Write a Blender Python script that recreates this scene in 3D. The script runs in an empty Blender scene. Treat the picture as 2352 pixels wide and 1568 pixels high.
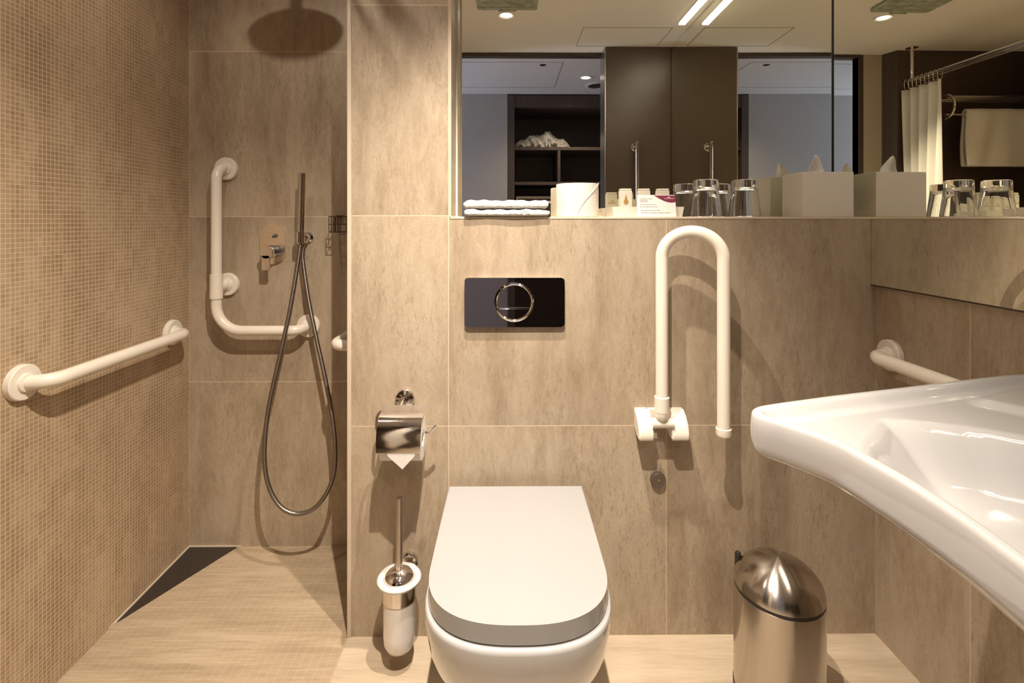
import bpy, bmesh, math, random
from mathutils import Vector, Matrix
random.seed(7)
C = bpy.data.collections.new('Bathroom'); S = bpy.context.scene
S.collection.children.link(C)
# ---------------------------------------------------------------- camera
F, YAW, HC, HZ = 1155.0, 0.0078, 1.139, 506.0
cd = bpy.data.cameras.new('Camera'); cam = bpy.data.objects.new('Camera', cd); C.objects.link(cam)
cam.location = (0, 0, HC); cam.rotation_euler = (math.pi/2, 0, -YAW)
cd.sensor_width = 36; cd.lens = 36*F/2352; cd.shift_y = -(784-HZ)/2352; cd.clip_start = .02; cd.clip_end = 50
S.camera = cam
# ---------------------------------------------------------------- world, light, exposure
w = bpy.data.worlds.new('World'); S.world = w; w.use_nodes = True
w.node_tree.nodes['Background'].inputs[0].default_value = (.6, .75, 1, 1)
w.node_tree.nodes['Background'].inputs[1].default_value = .05
vs = S.view_settings; vs.view_transform = 'Standard'; vs.look = 'None'; vs.gamma = 1; vs.exposure = 0.0; vs.use_curve_mapping = False
S.cycles.max_bounces = 24; S.cycles.glossy_bounces = 12; S.cycles.transmission_bounces = 20; S.cycles.diffuse_bounces = 4; S.cycles.transparent_max_bounces = 16
WARM = (1.0, .875, .735)
YW = 1.379      # toilet wall plane
YS = 1.763      # shower wall plane
XL = -1.113     # mosaic wall plane
YM = 1.540      # back mirror plane
ZL = 1.149      # ledge height
ZC = 2.215      # ceiling height
YD = -.148      # doorway plane
# name, x, y, power, cone, softness, point the gimbal is turned to
SPOTS = [('A', -.01, .445, 26, 101, 1, (-.42, .95, 0)), ('C', .0, .95, 18, 72, 1, (.03, 1.22, 0)), ('B', -.68, .98, 1.5, 130, .6, (-.70, 1.55, 0))]
def spot(n, x, y, z, W, size=118, blend=.55, col=WARM, r=.011):
    l = bpy.data.lights.new('downlight_lamp_'+n, 'SPOT'); l.energy = W; l.color = col; l.spot_size = math.radians(size)
    l.spot_blend = blend; l.shadow_soft_size = r
    o = bpy.data.objects.new('downlight_lamp', l); o.location = (x, y, z); C.objects.link(o); return o
for n, x, y, W, sz, bl, aim in SPOTS:
    o = spot(n, x, y, ZC-.012, W*8.2, sz, bl); o.rotation_euler = (Vector(aim)-Vector(o.location)).to_track_quat('-Z', 'Y').to_euler()
def area(n, loc, rot, sx, sy, W, col):
    l = bpy.data.lights.new(n, 'AREA'); l.shape = 'RECTANGLE'; l.size = sx; l.size_y = sy; l.energy = W; l.color = col
    o = bpy.data.objects.new(n, l); o.location = loc; o.rotation_euler = rot; C.objects.link(o); return o
area('linear_lamp', (.945, .93, ZC-.012), (0, 0, 0), .035, 1.16, 2.2, WARM)
spot('hall', .585, -.70, ZC-.012, 45, 140, .8, (1, .82, .62))
area('window_daylight', (-2.95, -.70, 1.35), (0, -math.pi/2, 0), 1.5, .9, 110, (.62, .74, 1.0))

# ---------------------------------------------------------------- mesh helpers
class M:
    def __init__(s): s.b = bmesh.new()
    def _tag(s, vs, mat): 
        if mat is not None: bmesh.ops.transform(s.b, matrix=mat, verts=vs)
    def box(s, x0, x1, y0, y1, z0, z1, bev=0, seg=2, mat=None):
        r = bmesh.ops.create_cube(s.b, size=1); v = r['verts']
        bmesh.ops.transform(s.b, matrix=Matrix.Translation(((x0+x1)/2, (y0+y1)/2, (z0+z1)/2)) @ Matrix.Diagonal((abs(x1-x0), abs(y1-y0), abs(z1-z0), 1)), verts=v)
        if bev:
            es = list({e for q in v for e in q.link_edges})
            r2 = bmesh.ops.bevel(s.b, geom=es, offset=bev, segments=seg, profile=.5, affect='EDGES')
            v = list({q for f in r2['faces'] for q in f.verts} | {q for q in v if q.is_valid})
        s._tag(v, mat); return s
    def tube(s, pts, r, n=20, caps=True, closed=False, radii=None):
        pts = [Vector(p) for p in pts]; L = len(pts); rings = []
        T = []
        for i in range(L):
            if closed: t = pts[(i+1) % L]-pts[i-1]
            else: t = pts[min(i+1, L-1)]-pts[max(i-1, 0)]
            T.append(t.normalized())
        up = Vector((0, 0, 1)) if abs(T[0].z) < .9 else Vector((1, 0, 0))
        nrm = T[0].cross(up).normalized()
        for i in range(L):
            if i: nrm = (nrm - T[i]*nrm.dot(T[i])).normalized()
            bn = T[i].cross(nrm); rr = radii[i] if radii else r
            rings.append([s.b.verts.new(pts[i]+(nrm*math.cos(a)+bn*math.sin(a))*rr) for a in [2*math.pi*k/n for k in range(n)]])
        for i in range(L if closed else L-1):
            A, B = rings[i], rings[(i+1) % L]
            for k in range(n): s.b.faces.new((A[k], A[(k+1) % n], B[(k+1) % n], B[k]))
        if caps and not closed:
            s.b.faces.new(list(reversed(rings[0]))); s.b.faces.new(rings[-1])
        return s
    def lathe(s, prof, c=(0, 0, 0), axis='Z', n=48, mat=None):
        # prof: list of (radius, height)
        rings = []; vs = []
        for r, h in prof:
            if r < 1e-6: q = [s.b.verts.new((0, 0, h))]
            else: q = [s.b.verts.new((r*math.cos(2*math.pi*k/n), r*math.sin(2*math.pi*k/n), h)) for k in range(n)]
            rings.append(q); vs += q
        for A, B in zip(rings, rings[1:]):
            for k in range(n):
                a, b = A[k % len(A)], A[(k+1) % len(A)]; c_, d = B[(k+1) % len(B)], B[k % len(B)]
                f = []
                for q in (a, b, c_, d):
                    if q not in f: f.append(q)
                if len(f) > 2: s.b.faces.new(f)
        R = {'Z': Matrix.Identity(4), 'Y': Matrix.Rotation(math.pi/2, 4, 'X'), '-Y': Matrix.Rotation(math.pi/2, 4, 'X'), 'X': Matrix.Rotation(math.pi/2, 4, 'Y'), '-X': Matrix.Rotation(-math.pi/2, 4, 'Y')}[axis]
        m = Matrix.Translation(c) @ R
        if mat is not None: m = mat @ m
        bmesh.ops.transform(s.b, matrix=m, verts=vs); return s
    def prism(s, poly, a0, a1, axis='Z', mat=None, bev=0, seg=3):
        # poly in the two other axes: Z->(x,y), Y->(x,z), X->(y,z)
        def P(u, v, a): return {'Z': (u, v, a), 'Y': (u, a, v), 'X': (a, u, v)}[axis]
        A = [s.b.verts.new(P(u, v, a0)) for u, v in poly]; B = [s.b.verts.new(P(u, v, a1)) for u, v in poly]
        n = len(poly); fa = s.b.faces.new(A); fb = s.b.faces.new(list(reversed(B)))
        for k in range(n): s.b.faces.new((A[(k+1) % n], A[k], B[k], B[(k+1) % n]))
        v = A+B
        if bev:
            es = list(set(fa.edges) | set(fb.edges))
            r2 = bmesh.ops.bevel(s.b, geom=es, offset=bev, segments=seg, profile=.5, affect='EDGES')
            v = list({q for f in r2['faces'] for q in f.verts} | {q for q in v if q.is_valid})
        s._tag(v, mat); return s
    def grid(s, fn, nu, nv, closeu=False, closev=False):
        V = [[s.b.verts.new(fn(i/(nu if closeu else nu-1), j/(nv if closev else nv-1))) for j in range(nv)] for i in range(nu)]
        for i in range(nu if closeu else nu-1):
            for j in range(nv if closev else nv-1):
                s.b.faces.new((V[i][j], V[(i+1) % nu][j], V[(i+1) % nu][(j+1) % nv], V[i][(j+1) % nv]))
        return V
    def make(s, name, mat, parent=None, ang=40, kind=None):
        bmesh.ops.remove_doubles(s.b, verts=s.b.verts, dist=1e-6)
        bmesh.ops.recalc_face_normals(s.b, faces=s.b.faces)
        me = bpy.data.meshes.new(name); s.b.to_mesh(me); s.b.free()
        me.materials.append(mat)
        if ang: 
            me.shade_smooth(); me.set_sharp_from_angle(angle=math.radians(ang))
        o = bpy.data.objects.new(name, me); C.objects.link(o)
        if parent: 
            o.parent = parent; o.matrix_parent_inverse = Matrix.Translation(parent.location).inverted()
        if kind: o['kind'] = kind
        if ang and ang < 100: wn = o.modifiers.new('normals', 'WEIGHTED_NORMAL'); wn.keep_sharp = True; wn.weight = 80
        return o
def tag(o, label, cat, group=None):
    o['label'] = label; o['category'] = cat
    if group: o['group'] = group
    return o
def thing(name, label, cat, loc=(0, 0, 0), group=None):
    o = bpy.data.objects.new(name, None); o.empty_display_size = .05; o.location = loc; C.objects.link(o)
    return tag(o, label, cat, group)
def struct(m, name, mat, label=None, ang=40):
    o = m.make(name, mat, None, ang, 'structure')
    if label: o['label'] = label
    return o
def fillet(pts, r, n=8):
    pts = [Vector(p) for p in pts]; out = [pts[0]]
    rs = r if isinstance(r, (list, tuple)) else [r]*(len(pts)-2)
    for i in range(1, len(pts)-1):
        a, b, c = pts[i-1], pts[i], pts[i+1]; u = (a-b).normalized(); v = (c-b).normalized(); R = rs[i-1]
        th = u.angle(v); d = R/math.tan(th/2)
        p, q = b+u*d, b+v*d; cen = b+(u+v).normalized()*(R/math.sin(th/2))
        A = (p-cen).normalized(); B = (q-cen).normalized(); om = A.angle(B)
        for k in range(n+1):
            t = k/n; out.append(cen+(A*math.sin((1-t)*om)+B*math.sin(t*om))/math.sin(om)*R)
    out.append(pts[-1]); return out
def rrect(w, h, r, n=6, cx=0, cy=0):
    o = []
    for sx, sy, a0 in ((1, 1, 0), (-1, 1, 90), (-1, -1, 180), (1, -1, 270)):
        for k in range(n+1):
            a = math.radians(a0+90*k/n); o.append((cx+sx*(w/2-r)+r*math.cos(a), cy+sy*(h/2-r)+r*math.sin(a)))
    return o
def at(u, v, y):    # point of the plane y=const seen along a sight line, for measuring
    a = (u-1176)/F; b = (HZ-v)/F
    dx = a*math.cos(YAW)+math.sin(YAW); dy = -a*math.sin(YAW)+math.cos(YAW); t = y/dy
    return Vector((dx*t, y, HC+b*t))

# ---------------------------------------------------------------- materials
class N:
    def __init__(s, name):
        s.m = bpy.data.materials.new(name); s.m.use_nodes = True; s.t = s.m.node_tree; s.n = s.t.nodes; s.l = s.t.links
        s.p = s.n['Principled BSDF']
        s.tc = s.n.new('ShaderNodeTexCoord').outputs['Object']
    def set(s, **k):
        for a, v in k.items():
            i = s.p.inputs[a.replace('_', ' ')]
            if hasattr(v, 'is_output') or isinstance(v, bpy.types.NodeSocket): s.l.new(v, i)
            else: i.default_value = (*v, 1) if isinstance(v, (tuple, list)) and len(v) == 3 else v
        return s
    def math(s, op, a, b=None, c=None, clamp=False):
        n = s.n.new('ShaderNodeMath'); n.operation = op; n.use_clamp = clamp
        for i, v in enumerate((a, b, c)):
            if v is None: continue
            if isinstance(v, bpy.types.NodeSocket): s.l.new(v, n.inputs[i])
            else: n.inputs[i].default_value = v
        return n.outputs[0]
    def xyz(s, v=None):
        n = s.n.new('ShaderNodeSeparateXYZ'); s.l.new(v or s.tc, n.inputs[0]); return n.outputs
    def comb(s, x, y, z):
        n = s.n.new('ShaderNodeCombineXYZ')
        for i, v in enumerate((x, y, z)):
            if isinstance(v, bpy.types.NodeSocket): s.l.new(v, n.inputs[i])
            else: n.inputs[i].default_value = v
        return n.outputs[0]
    def vscale(s, sc, off=(0, 0, 0), v=None):
        n = s.n.new('ShaderNodeMapping'); n.inputs['Scale'].default_value = sc; n.inputs['Location'].default_value = off
        s.l.new(v or s.tc, n.inputs['Vector']); return n.outputs[0]
    def noise(s, v, scale=1, detail=4, rough=.6, dist=0):
        n = s.n.new('ShaderNodeTexNoise'); n.inputs['Scale'].default_value = scale; n.inputs['Detail'].default_value = detail
        n.inputs['Roughness'].default_value = rough; n.inputs['Distortion'].default_value = dist
        s.l.new(v, n.inputs['Vector']); return n.outputs['Fac']
    def white(s, v):
        n = s.n.new('ShaderNodeTexWhiteNoise'); n.noise_dimensions = '3D'; s.l.new(v, n.inputs['Vector']); return n.outputs['Value']
    def ramp(s, f, stops):
        n = s.n.new('ShaderNodeValToRGB'); e = n.color_ramp.elements
        while len(e) < len(stops): e.new(.5)
        for i, (p, c) in enumerate(stops): e[i].position = p; e[i].color = (*c, 1) if len(c) == 3 else c
        s.l.new(f, n.inputs[0]); return n.outputs[0]
    def mix(s, f, a, b, mode='MIX'):
        n = s.n.new('ShaderNodeMix'); n.data_type = 'RGBA'; n.blend_type = mode
        for k, v in ((0, f), (6, a), (7, b)):
            if isinstance(v, bpy.types.NodeSocket): s.l.new(v, n.inputs[k])
            else: n.inputs[k].default_value = (*v, 1) if isinstance(v, tuple) else v
        return n.outputs[2]
    def bump(s, h, st=.2, d=.001):
        n = s.n.new('ShaderNodeBump'); n.inputs['Strength'].default_value = st; n.inputs['Distance'].default_value = d
        s.l.new(h, n.inputs['Height']); s.l.new(n.outputs[0], s.p.inputs['Normal']); return s
    def line(s, c, x0, per, wd):   # 1 on the joint lines
        d = s.math('PINGPONG', s.math('SUBTRACT', c, x0), per/2)
        return s.math('LESS_THAN', d, wd/2)
    def cell(s, c, x0, per): return s.math('FLOOR', s.math('DIVIDE', s.math('SUBTRACT', c, x0), per))
def plain(name, col, rough=.5, **k):
    n = N(name); ns = n.noise(n.vscale((6, 6, 6)), 1, 2)
    n.set(Base_Color=n.mix(n.math('MULTIPLY', ns, .12), col, tuple(c*.7 for c in col)), Roughness=rough, **k); return n.m
TC = [(.33, (.26, .19, .125)), (.44, (.375, .29, .20)), (.54, (.455, .365, .262)), (.68, (.52, .43, .32))]
GROUT = (.62, .49, .35)
def stone(n, horiz, vert, streak='z', off=None):
    """vertical-grain travertine-look colour"""
    x, y, z = n.xyz()
    h = {'x': x, 'y': y}[horiz]
    a = n.comb(h, 0, z) if off is None else n.comb(n.math('ADD', h, off), n.math('MULTIPLY', off, 3.1), z)
    broad = n.noise(n.vscale((7, 1, 1.5), v=a), 1, 3, .55, .4)
    fine = n.noise(n.vscale((34, 1, 9), v=a), 1, 8, .82, .35)
    f = n.math('ADD', n.math('MULTIPLY', broad, .45), n.math('MULTIPLY', fine, .55))
    col = n.ramp(f, TC)
    pits = n.noise(n.vscale((170, 1, 34), v=a), 1, 4, .75, .5)
    zone = n.noise(n.vscale((7, 1, 2.6), (5, 0, 3), v=a), 1, 2, .5)
    pm = n.math('MULTIPLY', n.math('GREATER_THAN', pits, .575), n.math('MULTIPLY', n.math('SUBTRACT', zone, .41), 5, clamp=True), clamp=True)
    gr = n.noise(n.vscale((300, 1, 130), v=a), 1, 3, .7)
    col = n.mix(1, col, n.ramp(gr, [(.3, (.84, .84, .84)), (.7, (1.0, 1.0, 1.0))]), 'MULTIPLY')
    return n.mix(n.math('MULTIPLY', pm, .5), col, (.22, .155, .10)), fine
def tile(name, horiz, x0, px, z0=0, pz=.576, wd=.0022, rough=.42):
    n = N(name); x, y, z = n.xyz(); h = {'x': x, 'y': y}[horiz]
    cid = n.white(n.comb(n.cell(h, x0, px), n.cell(z, z0, pz), .5))
    col, fine = stone(n, horiz, 'z', off=n.math('MULTIPLY', cid, 13))
    col = n.mix(1, col, n.ramp(cid, [(0, (.93, .93, .93)), (1, (1, 1, 1))]), 'MULTIPLY')
    g = n.math('MAXIMUM', n.line(h, x0, px, wd), n.line(z, z0, pz, wd))
    n.set(Base_Color=n.mix(g, col, GROUT), Roughness=n.math('ADD', n.math('MULTIPLY', fine, .25), rough-.1))
    n.bump(n.math('SUBTRACT', n.math('MULTIPLY', fine, .3), g), .25, .0008); return n.m
def mosaic(name, horiz, floor=False, per=.01105, x0=0, z0=.003):
    n = N(name); x, y, z = n.xyz()
    a, b = (x, y) if floor else (y, z)
    ca, cb = n.cell(a, x0, per), n.cell(b, z0, per)
    if floor:
        f = n.math('ADD', n.math('MULTIPLY', n.noise(n.vscale((3, 22, 1)), 1, 4, .6, .5), .6), n.math('MULTIPLY', n.noise(n.vscale((14, 160, 1)), 1, 4, .6), .4))
        col = n.ramp(f, [(.35, (.31, .235, .15)), (.5, (.39, .30, .20)), (.65, (.47, .375, .26))])
        g = n.math('MULTIPLY', n.math('MAXIMUM', n.line(a, x0, per, .0014), n.line(b, z0, per, .0014)), .35)
        col = n.mix(g, col, (.60, .47, .33)); n.set(Base_Color=col, Roughness=.5); n.bump(g, .2, .0005); return n.m
    sheet = n.white(n.comb(n.cell(a, x0, per*3), n.cell(b, z0, per*5), .3))
    wn = n.white(n.comb(ca, cb, .1))
    grain = n.noise(n.vscale((1, 160, 14)), 1, 4, .6)
    broad = n.noise(n.vscale((1, 7, 1.4), (3, 1, 7)), 1, 3, .5)
    f = n.math('ADD', n.math('ADD', n.math('MULTIPLY', broad, .50), n.math('MULTIPLY', sheet, .12)), n.math('ADD', n.math('MULTIPLY', wn, .10), n.math('MULTIPLY', grain, .30)))
    col = n.ramp(f, [(.36, (.27, .185, .11)), (.5, (.35, .25, .155)), (.64, (.43, .32, .205))])
    g = n.math('MAXIMUM', n.line(a, x0, per, .0014), n.line(b, z0, per, .0014))
    n.set(Base_Color=n.mix(g, col, (.60, .46, .31)), Roughness=.5); n.bump(n.math('SUBTRACT', 0, g), .4, .0006); return n.m
def floor_mat():
    n = N('floor_tile'); x, y, z = n.xyz()
    f = n.math('ADD', n.math('MULTIPLY', n.noise(n.vscale((2.5, 20, 1)), 1, 4, .6, .5), .6), n.math('MULTIPLY', n.noise(n.vscale((12, 150, 1)), 1, 4, .6), .4))
    col = n.ramp(f, [(.34, (.40, .315, .22)), (.5, (.48, .385, .275)), (.66, (.55, .455, .335))])
    g = n.math('MAXIMUM', n.line(x, -.44, .6, .002), n.line(y, .78, .6, .002))
    n.set(Base_Color=n.mix(g, col, (.62, .5, .36)), Roughness=.45); return n.m
MT = {}
MT['tile_back'] = tile('stone_tile_back', 'x', -.163, .598)
MT['tile_shower'] = tile('stone_tile_shower', 'x', XL, .60)
MT['tile_right'] = tile('stone_tile_right', 'y', 1.100, .60)
MT['mosaic'] = mosaic('mosaic_tile', 'y', x0=YS, z0=.005)
MT['mosaic_floor'] = mosaic('mosaic_floor_tile', 'x', True, .0232)
MT['floor'] = floor_mat()
MT['edge'] = plain('cream_edge_trim', (.56, .47, .37), .45)
MT['ledge'] = plain('cream_stone_ledge', (.66, .55, .41), .35)
MT['ceiling'] = plain('ceiling_paint', (.84, .80, .72), .8)
MT['line'] = plain('dark_gap', (.12, .10, .07), .8)
MT['hallwall'] = plain('hall_paint', (.30, .27, .26), .8)
MT['hallceil'] = plain('hall_ceiling_paint', (.50, .46, .45), .8)
MT['frontwall'] = plain('jamb_paint', (.40, .34, .26), .7)
MT['nylon'] = plain('white_nylon', (.80, .73, .63), .28, Coat_Weight=.2)
MT['ceramic'] = plain('white_ceramic', (.50, .492, .49), .10, Coat_Weight=.6, Coat_Roughness=.04)
MT['china'] = plain('white_china', (.74, .70, .66), .12, Coat_Weight=.4)
MT['seat'] = plain('white_toilet_lid', (.345, .342, .345), .12, Coat_Weight=.5, Coat_Roughness=.05)
MT['white'] = plain('white_plastic', (.76, .71, .63), .35)
MT['paper'] = plain('white_paper', (.74, .71, .67), .8)
MT['black'] = plain('black_plastic', (.02, .018, .016), .4)
MT['dark'] = plain('dark_metal', (.09, .075, .065), .35, Metallic=.7)
def wood(name, c1, c2, rough):
    n = N(name); f = n.noise(n.vscale((60, 60, 1.6)), 1, 4, .6, .3); n.set(Base_Color=n.mix(f, c1, c2), Roughness=rough); return n.m
MT['wood'] = wood('dark_wenge_wood', (.032, .021, .016), (.075, .050, .037), .42)
MT['woodpanel'] = wood('dark_brown_wood_panel', (.050, .033, .023), (.09, .060, .042), .38)
MT['olive'] = plain('dark_olive_lacquer', (.095, .065, .044), .36)
def metal(name, col, rough, aniso=0, brushed=False):
    n = N(name); n.set(Base_Color=col, Metallic=1.0, Roughness=rough)
    if brushed:
        f = n.noise(n.vscale((90, 90, 700)), 1, 3, .5); n.set(Roughness=n.math('ADD', n.math('MULTIPLY', f, .12), rough-.06))
    return n.m
MT['cap'] = plain('brown_grey_metal', (.20, .165, .14), .4, Metallic=.6)
MT['chrome'] = metal('chrome', (.74, .70, .68), .06)
MT['chrome_dark'] = metal('polished_dark_chrome', (.50, .45, .44), .03)
MT['satin'] = metal('satin_chrome', (.86, .80, .74), .22)
MT['steel'] = metal('satin_steel', (.46, .41, .37), .30)
def brushed():
    n = N('brushed_steel'); x, y, z = n.xyz()
    n.set(Base_Color=(.50, .455, .405), Metallic=1.0, Anisotropic=.9, Anisotropic_Rotation=.25)
    g = n.n.new('ShaderNodeTangent'); g.direction_type = 'RADIAL'; g.axis = 'Z'; n.l.new(g.outputs[0], n.p.inputs['Tangent'])
    n.set(Roughness=.19); return n.m
MT['brushed'] = brushed()
def hose_mat():
    n = N('ribbed_metal_hose'); n.set(Base_Color=(.27, .235, .21), Metallic=1.0, Roughness=.38)
    x, y, z = n.xyz(); wv = n.math('SINE', n.math('MULTIPLY', z, 2600)); n.bump(wv, .3, .0004); return n.m
MT['hose'] = hose_mat()
def mirror():
    n = N('mirror_glass'); n.set(Base_Color=(.93, .93, .845), Metallic=1.0, Roughness=.0); return n.m
MT['mirror'] = mirror()
def towel(name, col, sc=420, st=.9, d=.004):
    n = N(name); f = n.noise(n.vscale((1, 1, 1)), sc, 3, .7); n.set(Base_Color=n.mix(f, tuple(c*.8 for c in col), col), Roughness=.95, Sheen_Weight=.3); n.bump(f, st, d); return n.m
MT['terry'] = towel('white_terry', (.82, .785, .745))
MT['bathterry'] = towel('white_bath_terry', (.80, .75, .66), 500, .5, .002)
MT['curtain'] = towel('white_curtain_cloth', (.78, .74, .66), 900, .15, .001)
def rollmat():
    n = N('embossed_tissue'); f = n.noise(n.vscale((1, 1, 1)), 130, 2, .5); v = n.n.new('ShaderNodeTexVoronoi'); v.inputs['Scale'].default_value = 330; n.l.new(n.tc, v.inputs['Vector'])
    n.set(Base_Color=(.70, .645, .575), Roughness=.9); n.bump(n.math('ADD', f, v.outputs['Distance']), .45, .0012); return n.m
MT['roll'] = rollmat()
def glass():
    n = N('clear_glass'); n.set(Base_Color=(1, 1, 1), Roughness=0.0, IOR=1.48, Transmission_Weight=1.0); return n.m
MT['glass'] = glass()
def greenish():
    n = N('green_tinted_plastic'); f = n.noise(n.vscale((30, 30, 30)), 1, 4, .7)
    n.set(Base_Color=n.ramp(f, [(.35, (.36, .38, .27)), (.6, (.58, .60, .47))]), Roughness=.2, Transmission_Weight=.25); return n.m
MT['green'] = greenish()
def emit(name, col, st):
    n = N(name); n.set(Base_Color=(.9, .85, .8), Emission_Color=col, Emission_Strength=st); return n.m
MT['lamp'] = emit('lit_lamp_glass', (1, .88, .74), 40)
MT['strip'] = emit('lit_strip_diffuser', (1, .90, .76), 8)
MT['purple'] = plain('plum_card_print', (.17, .02, .05), .5)
MT['ink'] = plain('dark_ink', (.10, .08, .08), .7)
MT['greyink'] = plain('grey_ink', (.28, .24, .23), .7)
MT['gold'] = plain('gold_print', (.36, .21, .06), .5)
MT['box'] = plain('ivory_carton', (.62, .57, .47), .55)
MT['pink'] = plain('pale_pink_print', (.85, .6, .62), .6)

# ================================================================ THE ROOM
# floors
m = M(); m.box(XC0 := -.438, 1.25, -.16, YW+.02, -.05, 0); struct(m, 'floor', MT['floor'], 'pale cream stone tile bathroom floor', 0)
m = M(); m.box(-1.58, -.438, -.16, .36, -.05, 0); m.box(XL-.02, -.438, .36, YS+.02, -.05, 0); struct(m, 'floor', MT['mosaic_floor'], 'beige mosaic shower floor', 0)
m = M(); m.box(-3.2, 1.6, -1.8, -.16, -.05, 0); struct(m, 'floor', MT['hallwall'], 'hallway floor', 0)
# ceiling
m = M(); m.box(-1.62, 1.25, -.16, YS+.05, ZC, ZC+.05); struct(m, 'ceiling', MT['ceiling'], 'plain cream bathroom ceiling', 0)
m = M(); m.box(-3.2, 1.6, -1.8, -.16, ZC, ZC+.05); struct(m, 'ceiling', MT['hallceil'], 'grey-white hallway ceiling', 0)
# left mosaic wall, shower wall
m = M(); m.box(XL-.06, XL, .36, YS+.06, 0, ZC); struct(m, 'wall_left', MT['mosaic'], 'small square beige mosaic wall', 0)
m = M(); m.box(-1.62, -1.56, -.16, .36, 0, ZC); m.box(-1.62, XL-.06, .36, .42, 0, ZC); struct(m, 'wall_alcove', MT['woodpanel'], 'dark panelled side of the alcove beyond the towel rack', 0)
m = M(); m.box(XL, -.30, YS, YS+.06, 0, ZC); struct(m, 'wall_shower', MT['tile_shower'], 'large stone tile wall at the back of the shower', 0)
# lower back wall with ledge, tall column
XCOL0, XCOL1 = -.430, -.160
m = M(); m.box(XCOL1, 1.06, YW, YM+.02, 0, ZL-.006); struct(m, 'wall_back', MT['tile_back'], 'stone tiled half-height wall behind the toilet', 0)
m = M(); m.box(XCOL0, XCOL1, YW, YS, 0, ZC); struct(m, 'wall_column', MT['tile_back'], 'tall stone tiled pier between shower and toilet', 0)
m = M(); m.box(XCOL1+.001, 1.004, YW-.0015, YM-.004, ZL-.006, ZL, .0012); struct(m, 'trim_1', MT['ledge'], 'cream stone ledge on top of the half-height wall')
m = M(); m.box(XCOL0-.010, XCOL0+.001, YW-.003, YW+.006, .0, ZC-.001, .002); struct(m, 'trim_2', MT['edge'], 'cream corner profile on the pier edge')
m = M(); m.box(XCOL1-.001, XCOL1+.004, YW-.0005, YW+.004, ZL, ZC-.001, .001); struct(m, 'trim_3', MT['edge'], 'cream corner profile above the ledge')
m = M(); m.box(XCOL1-.1, 1.1, YM+.006, YM+.06, ZL-.02, ZC); struct(m, 'wall_behind_mirror', MT['ceiling'], None, 0)
# right wall (tile), slightly out of square
def rw(y): return 1.012+(YW-y)*.022
m = M(); m.prism([(rw(-.16), -.16), (rw(YW+.17), YW+.17), (1.3, YW+.17), (1.3, -.16)], 0, ZC, 'Z'); struct(m, 'wall_right', MT['tile_right'], 'stone tile wall beside the basin', 0)
# wall on the doorway side (seen in the mirrors)
m = M(); m.box(-.46, -.335, YD-.012, YD, 0, ZC); struct(m, 'wall_front', MT['frontwall'], 'narrow painted wall beside the doorway', 0)
m = M(); m.prism([(-1.56, YD-.012), (-.455, YD-.012), (-.49, -.06), (-1.56, -.06)], 0, ZC, 'Z'); struct(m, 'wall_panelling', MT['woodpanel'], 'dark brown wood panelling behind the towel rack', 0)
m = M(); m.box(-.335, -.300, YD-.05, YD+.004, 0, ZC-.002, .001); m.box(-.300, .60, YD-.05, YD+.004, ZC-.022, ZC-.002, .001); struct(m, 'trim_4', MT['wood'], 'dark doorway frame')
# hallway
m = M(); m.box(-3.2, -.46, YD-.06, YD-.012, 0, ZC); struct(m, 'wall_hall_near', MT['hallwall'], None, 0)
m = M(); m.box(-3.2, -.005, -1.26, -1.2, 0, ZC); struct(m, 'wall_hall', MT['hallwall'], 'plain grey hallway wall', 0)
m = M(); m.box(1.35, 1.45, -1.8, -.16, 0, ZC); m.box(1.06, 1.45, -.2, -.16, 0, ZC); struct(m, 'wall_hall_end', MT['hallwall'], None, 0)
m = M(); m.box(-.005, 1.35, -1.80, -1.75, 0, ZC); struct(m, 'wall_hall_recess', MT['hallwall'], None, 0)
m = M(); m.box(-3.06, -3.0, -1.2, -.2, 0, .6); m.box(-3.06, -3.0, -1.2, -.2, 2.1, ZC); m.box(-3.06, -3.0, -1.2, -1.13, .6, 2.1); m.box(-3.06, -3.0, -.27, -.2, .6, 2.1); struct(m, 'window_1', MT['white'], 'far hallway window frame', 0)
# door panel
d = bpy.data.objects.new('door_1', None); C.objects.link(d); d.location = (.8, -.08, 0); d['kind'] = 'structure'; d['label'] = 'dark olive-brown door panel with vertical chrome pull'
m = M(); m.box(.606, 1.048, YD+.006, -.030, .004, ZC-.003, .0015); m.make('door_leaf', MT['olive'], d)
m = M(); m.box(.598, .606, YD-.03, -.032, .004, ZC-.003, .0015); m.make('edge_strip', MT['steel'], d)
def pull(x, y0, z0, z1):
    m = M(); m.tube([(x, y0+.055, z1-.012), (x, y0+.055, z0)], .011, 20); m.lathe([(0, -.001), (.011, 0), (.011, .008), (.013, .010)], (x, y0+.055, z1-.004))
    for z in (z1-.02, z0+.02): m.tube([(x, y0, z), (x, y0+.055, z)], .009, 16); m.lathe([(0, 0), (.026, 0), (.026, -.006), (.022, -.010), (0, -.010)], (x-.0, y0, z), 'Y')
    return m
pull(.787, -.03, .95, 1.612).make('door_handle', MT['chrome'], d)
m = M(); m.box(1.018, 1.034, -.030, -.018, 2.02, 2.09, .003); m.make('hinge_clip', MT['chrome'], d)

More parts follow.
